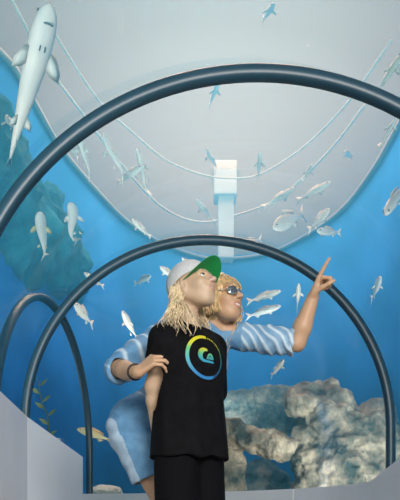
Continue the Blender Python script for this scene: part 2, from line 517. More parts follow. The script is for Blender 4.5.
def cliff(f):
    f.ell((-2.75, 9.9, 4.6), (.62, 1.1, 1.0), k=.2)
    f.ell((-2.5, 11.0, 4.75), (.5, .9, .85), k=.2)
    f.ell((-2.9, 9.0, 5.0), (.6, .7, 1.0), k=.2)
    f.ell((-2.3, 11.8, 4.7), (.36, .6, .55), k=.2)
rock('rock_face', (-3.8, 8.1, 3.2), (-1.5, 12.7, 6.3), .05, cliff, .14, 1.7, 5, M_rock3, 'dark teal rock face high on the basin wall below the big shark', 'rock')['kind'] = 'structure'

# ---- weed
def weed():
    base = V(46, 520, 9.2); base.z = -.1
    st = catmull([base, V(44, 470, 9.2), V(49, 425, 9.2), V(42, 402, 9.15), V(37, 378, 9.15)], 6)
    o = link('water_weed', mesh('water_weed', *tube(st, [.014 - .008 * i / len(st) for i in range(len(st))])), mat('weed_stem', (.10, .16, .05), .7))
    tag(o, 'thin yellow-green water weed standing behind the white balustrade', 'water weed')
    ml = mat('weed_leaf', (.22, .28, .07), .7, var=.3)
    for i in range(8, len(st) - 1, 2):
        p = st[i]; sgn = 1 if i % 4 else -1
        d = Vector((sgn * .13, -.03, .09)); q = Vector((.0, .02, .035))
        pts = [p, p + d * .4 + q, p + d, p + d * .5 - q]
        link('leaf', prism(pts, (0, .004, 0), 'leaf'), ml, o)
weed()

# ---- arches and a lamp mirrored in the surface, built as tubes and a box
def mirror_line(name, px, r, label, zz=6.28, dmax=15.):
    pts = []
    for x, y in px:
        d = min((zz - ZC) * F / (HZ - y), dmax); pts.append(V(x, y, d))
    o = link(name, mesh(name, *tube(catmull(pts, 8), r)), M_mirror_line)
    return tag(o, label, 'mirrored line', 'lines drooping across the basin surface')
mirror_line('mirrored_line', [(9, -6), (45, 62), (85, 117), (122, 165), (162, 207), (200, 222), (240, 214), (282, 196), (330, 150), (365, 105)], .018, 'pale mirrored line crossing the bright water from behind the big shark')
mirror_line('mirrored_line', [(46, 18), (66, 52), (100, 102), (132, 132), (166, 160), (200, 174), (226, 178), (258, 175), (300, 150), (345, 106), (392, 40)], .015, 'fainter pale mirrored line passing behind the top of the mirrored white lamp')
M_reflection = mat('reflection_white', (.92, .90, .87), .5)
def reflection():
    o = link('hanging_reflection', prism([V(218, 192, 12.3), V(234, 192, 12.3), V(234, 192, 12.3) + Vector((0, .28, 0)), V(218, 192, 12.3) + Vector((0, .28, 0))], (0, 0, -1.15), 'hanging_reflection', .02), M_reflection)
    tag(o, 'square white lamp mirrored in the bright water above the green cap', 'reflection')
    a = V(214, 194, 12.22); b = V(237, 194, 12.22)
    link('reflection_top', prism([a, b, b + Vector((0, .44, 0)), a + Vector((0, .44, 0))], (0, 0, .6), 'reflection_top', .02), M_reflection, o)
reflection()

# ================================================================== fish
M_fish = mat_attr('fish_skin', .5)
M_eye = mat('fish_eye', (.01, .01, .012), .2)
def fish(name, kind, head, tail, dh, dt, label, cat, bend=0., up=None, back=(.50, .47, .44), belly=(.92, .86, .80), fat=1., group=None, fin=None):
    A = V(*head, dh); B = V(*tail, dt); L = (A - B).length
    x = (A - B).normalized(); u = Vector(up or (0, 0, 1)); y = u.cross(x).normalized(); z = x.cross(y)
    M = Matrix(((x.x, y.x, z.x, 0), (x.y, y.y, z.y, 0), (x.z, y.z, z.z, 0), (0, 0, 0, 1))); M.translation = (A + B) / 2
    fin = fin or belly
    if kind == 'shark':
        T = [(0, .006, .006), (.02, .028, .036), (.06, .044, .058), (.13, .058, .072), (.22, .066, .074), (.32, .068, .070), (.45, .060, .060), (.58, .047, .046), (.70, .033, .031), (.80, .021, .019), (.87, .014, .012), (.93, .009, .006)]
    elif kind == 'slim':
        T = [(0, .006, .006), (.03, .030, .022), (.08, .050, .036), (.16, .068, .048), (.28, .080, .054), (.42, .080, .052), (.56, .066, .042), (.68, .046, .029), (.78, .028, .017), (.84, .022, .011), (.88, .022, .007)]
    else:
        T = [(0, .01, .008), (.03, .055, .032), (.08, .095, .05), (.16, .140, .066), (.28, .170, .076), (.42, .165, .072), (.55, .130, .055), (.66, .085, .036), (.75, .05, .02), (.81, .04, .013), (.85, .042, .008)]
    def spine(t): return Vector(((.5 - t) * L, bend * L * (math.sin((t - .25) * 3.6) * t), 0))
    vs, fs = [], []; n = 14
    for (t, h, w) in T:
        c = spine(t)
        for k in range(n):
            a = 2 * math.pi * k / n
            ca, sa = math.cos(a), math.sin(a)
            vs.append(c + Vector((0, w * fat * L * ca, h * fat * L * sa * (1. if sa > 0 else .88))))
    m = len(T)
    for i in range(m - 1):
        for k in range(n): fs.append((i * n + k, i * n + (k + 1) % n, (i + 1) * n + (k + 1) % n, (i + 1) * n + k))
    fs += [tuple(range(n)), tuple(range((m - 1) * n, m * n))]
    me = mesh(name, vs, fs)
    hm = max(t[1] for t in T) * fat * L
    def col(c):
        f = max(0, min(1, (c.z / hm - .05) * 2.2)) if kind == 'shark' else max(0, min(1, c.z / hm * 1.3))
        f = max(0, min(1, f + .25 * noise.noise(c / L * 9)))
        return [belly[i] * (1 - f) + back[i] * f for i in range(3)]
    pigment(me, col)
    o = link(name, me, M_fish); o.matrix_world = M
    md = o.modifiers.new('s', 'SUBSURF'); md.levels = 1; md.render_levels = 1
    tag(o, label, cat, group)
    def finm(nm, pts, nrm, th=.010, c=fin, edge=None):
        nrm = Vector(nrm).normalized()
        q = [Vector(p) * L for p in pts]
        cen = sum(q, Vector()) / len(q)
        N = len(q)
        vv = [p for p in q] + [cen + nrm * th * L * .5, cen - nrm * th * L * .5]
        ff = []
        for i in range(N):
            ff.append((i, (i + 1) % N, N)); ff.append(((i + 1) % N, i, N + 1))
        mm = mesh(nm, vv, ff, True); pigment(mm, lambda p: c)
        return link(nm, mm, M_fish, o)
    e = spine(.86) / L
    by = spine(1.0).y / L
    if kind == 'shark':
        finm('tail_fin', [(e.x + .02, e.y, .012), (-.42, by * .8 + .03, .05), (-.56, by + .075, .14), (-.46, by * .9 + .012, .030), (-.50, by - .05, -.06), (-.40, by * .8 - .012, -.014), (e.x + .02, e.y, -.012)], (0, 1, 0), .012, back)
        finm('dorsal_fin', [(.14, 0, .055), (.07, 0, .13), (.02, 0, .155), (.03, 0, .09), (.015, 0, .055)], (0, 1, 0), .02, back)
        for sg in (1, -1):
            finm('pectoral_fin', [(.265, sg * .050, -.02), (.24, sg * .11, -.035), (.17, sg * .150, -.05), (.12, sg * .150, -.052), (.13, sg * .10, -.04), (.16, sg * .055, -.025)], (0, 0, 1), .02, fin)
            finm('pelvic_fin', [(-.13, sg * .03, -.025), (-.175, sg * .07, -.035), (-.215, sg * .07, -.035), (-.20, sg * .025, -.025)], (0, 0, 1), .014, fin)
        finm('anal_fin', [(-.27, e.y * .4, -.015), (-.33, e.y * .6, -.05), (-.31, e.y * .5, -.012)], (0, 1, 0), .01, fin)
    else:
        hh = .80 if kind == 'slim' else 1.25
        finm('tail_fin', [(e.x + .03, e.y, .02), (-.44, by * .8, .075 * hh), (-.53, by, .125 * hh), (-.46, by * .9, .0), (-.53, by, -.125 * hh), (-.44, by * .8, -.075 * hh), (e.x + .03, e.y, -.02)], (0, 1, 0), .014)
        tp = max(t[1] for t in T) * fat
        finm('dorsal_fin', [(.22, 0, tp * .8), (.12, 0, tp * 1.45), (-.06, 0, tp * 1.25), (-.22, 0, tp * .85), (-.2, 0, tp * .5), (.0, 0, tp * .8)], (0, 1, 0), .012, back)
        finm('anal_fin', [(-.08, 0, -tp * .65), (-.14, 0, -tp * 1.2), (-.25, 0, -tp * .6), (-.2, 0, -tp * .4)], (0, 1, 0), .012)
        for sg in (1, -1):
            w = .05 * fat
            finm('pectoral_fin', [(.20, sg * w, -.01), (.13, sg * (w + .09), -.05), (.06, sg * (w + .10), -.06), (.10, sg * w, -.03)], (0, .3, 1), .012)
    for sg in (1, -1):
        i = 2; t, h, w = T[i]; c = spine(t)
        vs2, fs2 = [], []
        f2 = bmesh.new(); bmesh.ops.create_uvsphere(f2, u_segments=8, v_segments=6, radius=L * (.009 if kind == 'shark' else .014))
        mm = bpy.data.meshes.new('eye'); f2.to_mesh(mm); f2.free(); smooth(mm)
        eo = link('eye', mm, M_eye, o); eo.location = c + Vector((0, sg * w * fat * L * .9, h * fat * L * .35))
    return o

PALE = dict(belly=(.97, .83, .72), back=(.74, .63, .54))
# the big shark overhead, seen from below
away = (V(30, 80, 6) - Vector((0, 0, ZC)))
sh = fish('shark', 'shark', (51, 3), (7, 170), 4.9, 5.6, 'big pale-bellied shark overhead, seen from below with both pectoral fins spread', 'shark', bend=.0, up=(away.normalized() + Vector((-.38, 0, 0))), back=(.10, .26, .36), belly=(.95, .84, .77), fin=(.85, .78, .72), fat=1.08)
Ls = (V(51, 3, 4.9) - V(7, 170, 5.6)).length
M_slit = mat('shark_slit', (.10, .13, .15), .6)
def slit(pts, r, nm):
    vs, fs = tube(catmull([Vector(p) * Ls for p in pts], 5), r * Ls, n=6)
    link(nm, mesh(nm, vs, fs), M_slit, sh)
slit([(.400, -.028, -.050), (.404, -.014, -.0585), (.405, 0, -.0605), (.404, .014, -.0585), (.400, .028, -.050)], .0045, 'mouth')
for y0 in (-.016, .014): slit([(.285, y0, -.061), (.255, y0 * 1.1, -.064)], .0045, 'gill_slit')

fish('shark', 'shark', (40, 212), (43, 259), 7.3, 8.0, 'small pale shark with yellowish fins hanging upright before the teal rock face', 'shark', .04, fin=(.90, .74, .34), belly=(.95, .90, .84), back=(.80, .74, .66), group='small sharks by the rock face', fat=1.1)
fish('shark', 'shark', (70, 203), (81, 244), 7.4, 8.1, 'small pale bent shark between the two ribs, nearer the middle than the yellow-finned one', 'shark', -.16, belly=(.95, .90, .86), back=(.62, .58, .55), group='small sharks by the rock face', fat=1.15)
G = 'pale fish under the bright surface'
def sf(k, h, t, d, lab, bend=0., dd=.5, **kw):
    a = dict(PALE); a.update(kw)
    fish('fish', k, h, t, d, d + dd, lab, 'fish', bend, group=kw.pop('group', G), **{q: w for q, w in a.items() if q != 'group'})
sf('slim', (78, 130), (88, 180), 8.2, 'long thin pale fish pointing up just under the large rib, beside the tangled group', .08)
sf('slim', (66, 140), (78, 160), 8.8, 'short pale fish tucked right under the large rib beside the long thin one')
sf('slim', (103, 133), (121, 182), 8.6, 'curved pale fish at the near end of the tangled trio, head towards the large rib', .14)
sf('slim', (143, 166), (116, 183), 8.9, 'pale fish lying crosswise in the middle of the tangled trio', .05)
sf('slim', (136, 148), (153, 197), 9.2, 'pale forked-tail fish at the far end of the tangled trio', -.12)
sf('slim', (132, 219), (151, 238), 9.0, 'pale fish slanting down just above the crown of the nearer small rib')
sf('slim', (196, 199), (214, 223), 10.5, 'faint thin fish beside the mirrored white lamp', .06)
sf('slim', (207, 148), (214, 172), 11., 'very faint fish above the mirrored white lamp', .15)
sf('slim', (260, 152), (258, 182), 9.8, 'faint fish pointing straight up beside the mirrored line, level with the top of the mirrored lamp')
sf('slim', (274, 4), (263, 20), 7.4, 'faint grey fish alone at the very top of the view', back=(.35, .4, .45), belly=(.5, .55, .6))
sf('slim', (219, 82), (209, 106), 9.0, 'faint grey-blue fish just beneath the top of the large rib', back=(.4, .5, .55), belly=(.55, .62, .66))
sf('deep', (273, 228), (304, 214), 9.0, 'plump pale fish swimming level below the mirrored lines, largest of its cluster', fat=.8)
sf('slim', (331, 182), (297, 201), 9.2, 'long slim pale fish slanting up, topmost of the cluster above the pointing hand')
sf('slim', (312, 165), (302, 182), 9.8, 'small faint fish above the long slim one over the pointing hand')
sf('slim', (295, 188), (262, 208), 10., 'long faint fish lying along the pale mirrored line')
sf('deep', (330, 209), (308, 231), 8.9, 'plump pale fish slanting down towards the rim, beside the pointing hand cluster', fat=.75)
sf('slim', (317, 231), (341, 233), 8.7, 'small pale fish lying level just above the pointing fingertip')
sf('slim', (240, 246), (262, 239), 9.4, 'small pale fish just over the crown of the small rib above the woman')
sf('slim', (385, 215), (404, 183), 7.2, 'pale fish alone far beyond the pointing hand, half out of view, just under the rim', .05)
sf('slim', (400, 112), (377, 148), 7.0, 'thin rod-like pale fish close under the large rib on the clear side', .06, fat=.6)
sf('slim', (404, 52), (375, 94), 6.2, 'warm cream fish outside the large rib on the side away from the shark', belly=(.95, .82, .66), back=(.85, .70, .52))
sf('slim', (345, 152), (352, 157), 9.5, 'tiny pale fish speck in the hazy water between the mirrored lines and the rim')
B_ = 'fish in the deep blue water'
sf('slim', (84, 273), (104, 287), 9.4, 'pale slim fish tucked under the shoulder of the small rib', group=B_)
sf('deep', (74, 304), (93, 325), 9.0, 'plump cream fish in blue water between the two thin rib legs', group=B_, fat=.9, belly=(.95, .84, .72), back=(.75, .62, .48))
sf('deep', (122, 311), (136, 340), 8.8, 'pale plump fish diving tail-down beside the denim sleeve', .05, group=B_, fat=.8)
sf('slim', (151, 276), (134, 284), 9.6, 'small grey fish with a pale tail near the back of the cap', group=B_, back=(.3, .38, .42), belly=(.5, .55, .55))
sf('slim', (160, 267), (178, 280), 9.2, 'pale fish partly hidden behind the back of the cap', group=B_, fat=1.1)
sf('slim', (182, 258), (196, 272), 9.5, 'pale fish peeking out above the cap crown', group=B_)
sf('deep', (77, 429), (113, 441), 8.5, 'yellow-tan fish crossing behind the thin rib leg beside the denim dress', dd=.1, group=B_, fat=.72, belly=(.95, .72, .36), back=(.72, .46, .20))
sf('slim', (281, 291), (247, 302), 9.0, 'long pale fish level with the sunglasses, upper of the two by the woman', group=B_, fat=.9)
sf('slim', (281, 306), (246, 317), 8.9, 'long pale fish under the first one by the woman, level with her chin', group=B_, fat=.95, belly=(.85, .8, .76), back=(.5, .46, .44))
sf('deep', (299, 284), (297, 309), 8.8, 'pale fish half hidden behind the raised forearm', group=B_, fat=.8)
sf('deep', (381, 277), (371, 300), 8.2, 'grey and white fish alone in open blue beyond the pointing hand', group=B_, fat=.85, belly=(.75, .72, .70), back=(.22, .2, .2))
sf('slim', (284, 360), (271, 376), 8.8, 'small brown-grey fish between the denim sleeve and the tan boulder', group=B_, fat=1.1, belly=(.45, .40, .34), back=(.2, .17, .14))
sf('slim', (6, 116), (13, 130), 7.0, 'small pale fish beside the tail of the big shark', .1)
# ================================================================== people
def pal(c, v): return (c[0] * v, c[1] * v, c[2] * v)

def hand_cones(f, wrist, d, n, s, curl, thumb, sc=1., spread=1., rw=.026):
    """palm and five fingers. d: towards the fingers, n: the way the palm faces, s: towards the thumb.
    curl: bend of each finger joint (index..little); thumb: (across, towards palm, bend)"""
    d = Vector(d).normalized(); n = Vector(n); n = (n - d * n.dot(d)).normalized(); s0 = Vector(s); s = d.cross(n)
    if s.dot(s0) < 0: s = -s
    W = Vector(wrist)
    kn = []
    offs = (.030, .010, -.010, -.028); base = (.088, .092, .088, .080)
    for o, b in zip(offs, base): kn.append(W + (d * b + s * o * spread) * sc)
    for i, o in enumerate((.020, .007, -.007, -.019)):
        f.cone(W + (s * o + d * .008) * sc, kn[i], .0145 * sc, .0115 * sc, .012)
    f.cone(W + (s * .020 + d * .02 + n * .008) * sc, W + (s * .026 + d * .05 + n * .008) * sc, .017 * sc, .013 * sc, .012)
    segs = ((.043, .026, .022), (.047, .030, .023), (.043, .027, .022), (.034, .021, .019))
    for i in range(4):
        p = kn[i]; a = 0.; sp = (.10, .03, -.04, -.12)[i] * (spread - .6)
        for j in range(3):
            a += math.radians(curl[i][j])
            dd = d * math.cos(a) + n * math.sin(a) + s * sp * math.cos(a)
            q = p + dd.normalized() * segs[i][j] * sc
            r0 = (.0100, .0090, .0080)[j] * sc * (1, 1.02, 1, .88)[i]; r1 = (.0090, .0080, .0066)[j] * sc * (1, 1.02, 1, .88)[i]
            f.cone(p, q, r0, r1, .0025)
            p = q
    ac, tp, bd = thumb
    p = W + (d * .022 + s * .026 + n * .006) * sc
    td = (d * .75 + s * ac + n * tp).normalized()
    for j, (L, r0, r1) in enumerate(((.042, .014, .0115), (.033, .0112, .0100), (.027, .0098, .0078))):
        q = p + td * L * sc
        f.cone(p, q, r0 * sc, r1 * sc, .006)
        p = q
        td = (td + (d * .55 - s * .6 + n * .35) * bd).normalized()
    return kn

def head(f, c, fw, s=1., smile=0., jaw=1.):
    """skull, face, nose, lips, chin, ears; returns a placing function (forward, left, up)"""
    F_, L_, U_ = frame(fw)
    M = (tuple(F_), tuple(L_), tuple(U_)); c = Vector(c)
    P = lambda a, b, u: c + (F_ * a + L_ * b + U_ * u) * s
    f.ell(P(-.014, 0, .034), (.098 * s, .077 * s, .088 * s), M, .02)
    f.ell(P(.030, 0, -.030), (.065 * s, .060 * s, .080 * s), M, .03)
    for q in (1, -1):
        f.cone(P(-.012, q * .056, -.040), P(.042, q * .022, -.088 * jaw), .017 * s, .016 * s, .03)
        f.ell(P(.062, q * .036, -.022), (.026 * s, .024 * s, .022 * s), M, .025)          # cheek
        f.ell(P(-.008, q * .078, -.006), (.019 * s, .009 * s, .032 * s), M, .008)          # ear
        f.ell(P(.003, q * .083, -.004), (.008 * s, .006 * s, .016 * s), M, .004, 's')
    f.cone(P(.058, -.011, -.092 * jaw), P(.058, .011, -.092 * jaw), .0165 * s, .0165 * s, .022)  # chin
    f.cone(P(.080, -.036, .026), P(.080, .036, .026), .013 * s, .013 * s, .02)              # brow
    for q in (1, -1):
        f.ell(P(.094, q * .031, .008), (.018 * s, .019 * s, .012 * s), M, .012, 's')
        f.ell(P(.074, q * .031, .008), (.0155 * s,) * 3, M, .003)                           # lids
    f.cone(P(.086, 0, .016), P(.113, 0, -.020), .0095 * s, .0125 * s, .010)                 # nose
    f.ell(P(.117, 0, -.023), (.0125 * s, .0125 * s, .0105 * s), M, .006)
    for q in (1, -1):
        f.ell(P(.103, q * .0145, -.027), (.011 * s, .008 * s, .008 * s), M, .006)
        f.ell(P(.109, q * .007, -.036), (.004 * s, .003 * s, .004 * s), M, .002, 's')
    f.ell(P(.075, 0, -.055), (.024 * s, .032 * s, .023 * s), M, .018)                       # muzzle
    w = .022 + .008 * smile
    for u, r in ((-.0505, .0045), (-.0640 - .006 * smile, .0053)):
        f.chain([P(.092 - .010 * smile, -w, -.057 + .006 * smile), P(.0975, -.008, u), P(.0975, .008, u), P(.092 - .010 * smile, w, -.057 + .006 * smile)], [.003 * s, r * s * (1 - .25 * smile), r * s * (1 - .25 * smile), .003 * s], .005)
    mo = [P(.094 - .012 * smile, -w + .003, -.0570 + .004 * smile), P(.1045 - .004 * smile, -.009, -.0572 - .0025 * smile), P(.1045 - .004 * smile, .009, -.0572 - .0025 * smile), P(.094 - .012 * smile, w - .003, -.0570 + .004 * smile)]
    mr = (.0020 + .0052 * smile) * s
    f.chain(mo, [.0016 * s, mr, mr, .0016 * s], .002, 's')
    return P, M

M_lash = mat('eyelash', (.07, .04, .025), .6)
def eyes(P, M, s, o, iris):
    me_w = mat_attr('eye_ball', .15)
    for q in (1, -1):
        bm = bmesh.new(); bmesh.ops.create_uvsphere(bm, u_segments=20, v_segments=14, radius=.0135 * s)
        me = bpy.data.meshes.new('eye'); bm.to_mesh(me); bm.free(); smooth(me)
        ax = (Vector(M[0]) * .92 + Vector(M[2]) * .30).normalized()
        def cf(c):
            t = c.normalized().dot(ax)
            return (.01, .01, .01) if t > .975 else iris if t > .83 else (.70, .67, .63)
        pigment(me, cf)
        e = link('eye', me, me_w, o); e.location = P(.0765, q * .031, .0075)
        lash = [P(.0765 + .0150 * math.cos(a) , q * .031 + .0150 * math.sin(a) * 1.0, .0115 + .002 * math.cos(a)) for a in [math.radians(-62 + 124 * i / 10) for i in range(11)]]
        link('eyelash', mesh('eyelash', *tube(lash, [.0006 + .0017 * math.sin(math.pi * (i + .3) / 11) for i in range(11)], n=6)), M_lash, o)

def strands(name, roots, m, parent, seed=1, n=6, r=.0045, wave=.008):
    """locks of hair: each root is a list of points"""
    rnd = random.Random(seed); parts = []
    for pts, spread, cnt in roots:
        for i in range(cnt):
            off = Vector((rnd.gauss(0, 1), rnd.gauss(0, 1), rnd.gauss(0, .5))) * spread
            ph = rnd.random() * 6.28; fr = rnd.uniform(9, 16); wv = wave * rnd.uniform(.4, 1.3)
            path = catmull(pts, 7); N = len(path); cut = rnd.randint(int(N * .7), N)
            q = []
            for k, p in enumerate(path[:cut]):
                t = k / N
                q.append(p + off * (.25 + 1.0 * t) + Vector((math.sin(ph + fr * t), math.cos(ph * 1.3 + fr * t), 0)) * wv * (t + .15))
            rr = [r * rnd.uniform(.8, 1.25) * (.55 + .45 * math.sin(math.pi * min(1, (k + 2) / (len(q) + 1)) ** .8)) * (1 if k < len(q) - 2 else .5) for k in range(len(q))]
            parts.append(tube(q, rr, n=6))
    return link(name, mesh(name, *merge(parts)), m, parent)

M_hair = mat('blond_hair', (.66, .45, .22), .38, var=.45, scale=60, spec=.6)
M_hair_b = mat('pale_blond_hair', (.74, .58, .36), .4, var=.35, scale=60, spec=.6)
M_skin = mat_attr('skin', .5, sub=.12)
M_black = mat('black_cotton', (.006, .006, .007), .9, spec=.1, var=.3, scale=25, bump=.12, bscale=180)
M_shorts = mat('black_shorts', (.004, .004, .005), .85, spec=.1, bump=.1, bscale=150)

# ------------------------------------------------------------------ the boy
BX, BY = -.046, 3.06
bf = Vector((.66, -.75, 0)).normalized(); bl = Vector((-bf.y, bf.x, 0))
if bl.x < 0: bl = -bl
MB_ = (tuple(bf), tuple(bl), (0, 0, 1))
Bp = lambda a, l, z: Vector((BX, BY, z)) + bf * a + bl * l
yb = math.radians(53); pb = math.radians(20)
bh = Vector((math.sin(yb) * math.cos(pb), -math.cos(yb) * math.cos(pb), math.sin(pb)))
HB = V(193.5, 288, 3.05)
SB = .93
skin_b = (.57, .39, .255)

f = Field((-.55, 2.65, -.02), (.40, 3.50, 1.66), .004)
# legs
for q in (1, -1):
    f.chain([Bp(0, q * .078, .80), Bp(.012, q * .082, .46), Bp(-.02, q * .086, .30), Bp(-.015, q * .088, .075)], [.076, .050, .047, .032], .03)
    f.ell(Bp(.035, q * .082, .455), (.03, .038, .042), MB_, .03)
    f.cone(Bp(-.02, q * .088, .04), Bp(.13, q * .10, .03), .034, .024, .02)
f.ell(Bp(0, 0, .83), (.10, .135, .11), MB_, .05)
f.cone(Bp(0, 0, .86), Bp(.0, 0, 1.06), .10, .10, .06)
f.ell(Bp(-.005, 0, 1.12), (.095, .138, .15), MB_, .06)
for q in (1, -1): f.cone(Bp(-.01, q * .03, 1.245), Bp(-.005, q * .12, 1.205), .05, .048, .04)
f.cone(Bp(-.02, 0, 1.25), HB + Vector((-.012, .0, -.03)) - bh * .025, .052, .050, .03)
# arms
RS, RE, RW = Bp(-.005, -.140, 1.205), V(153, 386, 3.04), V(157, 434, 3.13)
f.chain([RS, RE], [.044, .035], .03); f.chain([RE, RE.lerp(RW, .3), RW], [.034, .035, .024], .015)
LS, LE, LW = Bp(-.005, .136, 1.205), V(213, 392, 3.20), V(202, 432, 3.27)
f.chain([LS, LE], [.044, .035], .03); f.chain([LE, LE.lerp(LW, .3), LW], [.034, .035, .024], .015)
hand_cones(f, RW, RW - RE, bl, bf, [(25, 30, 20)] * 4, (.5, .3, .3), .88)
hand_cones(f, LW, LW - LE, bf * -1 - bl, bf, [(25, 30, 20)] * 4, (.5, .3, .3), .88)
Pb, Mb = head(f, HB, bh, SB)
me = f.mesh('person', 1)
def colb(c):
    k = list(skin_b)
    fl = (c - HB); a, l, u = fl.dot(Vector(Mb[0])) / SB, fl.dot(Vector(Mb[1])) / SB, fl.dot(Vector(Mb[2])) / SB
    if a > .080 and (l / .026) ** 2 + ((u + .0575) / .0135) ** 2 < 1: k = [.54, .30, .22]
    elif a > .06 and abs(abs(l) - .033) < .022 and abs(u - .030 + .15 * max(0, abs(l) - .03)) < .0045: k = [.50, .34, .20]
    elif a > .1 and abs(l) < .02 and -.04 < u < 0: k = [.62, .39, .30]
    return k
pigment(me, colb)
boy = link('person', me, M_skin)
tag(boy, 'person in green-brimmed cap and black t-shirt gazing up, arm held by the one behind', 'person', 'people in the tunnel')
eyes(Pb, Mb, SB, boy, (.16, .25, .32))

# t-shirt
f = Field((-.50, 2.65, .60), (.36, 3.50, 1.36), .005)
f.ell(Bp(-.0, 0, 1.13), (.120, .158, .16), MB_, .06)
f.chain([Bp(0, -.035, 1.12), Bp(.005, -.052, .60)], [.112, .142], .06)
f.chain([Bp(0, .035, 1.12), Bp(.005, .052, .60)], [.112, .142], .06)
for q in (1, -1): f.cone(Bp(-.012, q * .035, 1.256), Bp(-.005, q * .122, 1.205), .058, .064, .04)
f.cone(Bp(-.018, 0, 1.25), HB.lerp(Bp(-.018, 0, 1.25), .70), .070, .061, .03)
SE = RS.lerp(RE, .80); f.cone(RS, SE, .062, .060, .035)
SL = LS.lerp(LE, 1.0); f.cone(LS, SL, .066, .064, .03)
f.plane(Bp(0, 0, .705), (0, 0, -1))
f.cone(SE, SE + (RE - RS) * .3, .09, .09, .0, 's')
f.cone(SE - (RE - RS) * .10, SE + (RE - RS) * .2, .050, .052, .004, 's')
nd = (HB - Bp(-.018, 0, 1.25)).normalized(); ncut = Bp(-.018, 0, 1.25) + nd * .052
f.plane(ncut + bf * .0, nd * 1.0 + bf * .25, 0., ncut - Vector((.16, .16, .06)), ncut + Vector((.16, .16, .25)))
f.cone(ncut - nd * .012, ncut + nd * .1, .054, .054, .003, 's')
me = f.mesh('t_shirt', 1)
def wr(c):
    p = c - Bp(0, 0, 1); a, l = p.dot(bf), p.dot(bl)
    t = max(0, min(1, (1.14 - c.z) / .45))
    ang = math.atan2(a, l)
    v = .007 * t * math.sin(ang * 7 + 3 * noise.noise(c * 4)) + .004 * noise.noise(Vector((a * 16, l * 16, c.z * 5)))
    return v
push(me, wr)
shirt = link('t_shirt', me, M_black, boy); tag(shirt, 'black t-shirt with round yellow, green and blue print')
# shorts
f = Field((-.42, 2.72, .40), (.36, 3.44, .92), .006)
f.ell(Bp(0, 0, .82), (.112, .148, .12), MB_, .04)
for q in (1, -1): f.cone(Bp(.0, q * .070, .78), Bp(.008, q * .080, .40), .098, .098, .03)
f.plane(Bp(0, 0, .475), (0, 0, -1))
for q in (1, -1): f.cone(Bp(.01, q * .082, .40), Bp(.01, q * .082, .53), .078, .07, .003, 's')
me = f.mesh('shorts', 1); push(me, lambda c: .005 * noise.noise(Vector((c.x * 14, c.y * 14, c.z * 5))))
link('shorts', me, M_shorts, boy)
# shoes
M_shoe = mat('shoe_canvas', (.03, .03, .035), .7); M_sole = mat('shoe_sole', (.8, .8, .78), .6)
def shoe(parent, ank, fw, sc, m1, m2):
    ank = Vector((ank.x, ank.y, 0)); fw = Vector(fw).normalized(); lf = Vector((-fw.y, fw.x, 0)); M = (tuple(fw), tuple(lf), (0, 0, 1))
    f = Field(ank - Vector((.25, .25, .0)), ank + Vector((.25, .25, .16)), .006)
    f.ell(ank + Vector((0, 0, .06)) - fw * .01, (.062 * sc, .046 * sc, .055), M, .02)
    f.ell(ank + fw * .10 * sc + Vector((0, 0, .04)), (.10 * sc, .047 * sc, .040), M, .03)
    f.cone(ank + Vector((0, 0, .06)), ank + Vector((0, 0, .105)), .046, .044, .02)
    f.plane(ank + Vector((0, 0, .018)), (0, 0, -1)); f.plane(ank + Vector((0, 0, .118)), (0, 0, 1))
    f.cone(ank + Vector((0, 0, .10)), ank + Vector((0, 0, .16)), .037, .037, .003, 's')
    o = link('shoe', f.mesh('shoe'), m1, parent)
    pts = []
    for i in range(24):
        t = 2 * math.pi * i / 24
        pts.append(ank + fw * (.062 * sc + .145 * sc * math.cos(t)) + lf * (.052 * sc * math.sin(t) * (1 + .12 * math.cos(t))) + Vector((0, 0, .001)))
    link('sole', prism(pts, (0, 0, .026), 'sole', .004), m2, o)
for q in (1, -1): shoe(boy, Bp(-.015, q * .088, 0), bf + bl * q * .12, .92, M_shoe, M_sole)

# print on the chest
dg = bpy.context.evaluated_depsgraph_get()
sb = BVHTree.FromPolygons([v.co for v in shirt.data.vertices], [tuple(p.vertices) for p in shirt.data.polygons])
lc = V(207, 357, 2.9)
hit = sb.ray_cast(Vector((0, 0, ZC)), (lc - Vector((0, 0, ZC))).normalized())
lo, ln = hit[0], hit[1]
ln = Vector((ln.x, ln.y, 0)).normalized() * .5 + bf * .5; ln.normalize()
lu = Vector((0, 0, 1)); lr = lu.cross(ln).normalized()      # towards the wearer's left arm
def onshirt(u, v, h=.0016):
    p = lo + lr * u + lu * v + ln * .12
    r = sb.ray_cast(p, -ln)
    return r[0] + r[1] * h if r[0] else p - ln * .12
def grad(v, R):
    t = v / R
    Y, G, T, Bc = (.66, .60, .02), (.12, .46, .16), (.04, .36, .40), (.02, .19, .45)
    if t > .35: k = min(1, (t - .35) / .3); return [G[i] * (1 - k) + Y[i] * k for i in range(3)]
    if t > -.1: k = (t + .1) / .45; return [T[i] * (1 - k) + G[i] * k for i in range(3)]
    k = max(0, min(1, (t + .75) / .65)); return [Bc[i] * (1 - k) + T[i] * k for i in range(3)]
M_print = mat_attr('shirt_print', .6)
def patch(name, quads, R):
    """quads of (u, v) corners laid on the cloth"""
    vs, fs, uv = [], [], []
    for q in quads:
        b = len(vs)
        for (u, v) in q: vs.append(onshirt(u, v)); uv.append((u, v))
        fs.append(tuple(range(b, b + len(q))))
    me = bpy.data.meshes.new(name); me.from_pydata(vs, [], fs)
    ca = me.color_attributes.new('pigment', 'FLOAT_COLOR', 'POINT')
    for i, (u, v) in enumerate(uv): ca.data[i].color = (*grad(v, R), 1)
    o = link(name, me, M_print, shirt)
    md = o.modifiers.new('t', 'SOLIDIFY'); md.thickness = .0008; md.offset = 1
    return o
RL = .092
quads = []
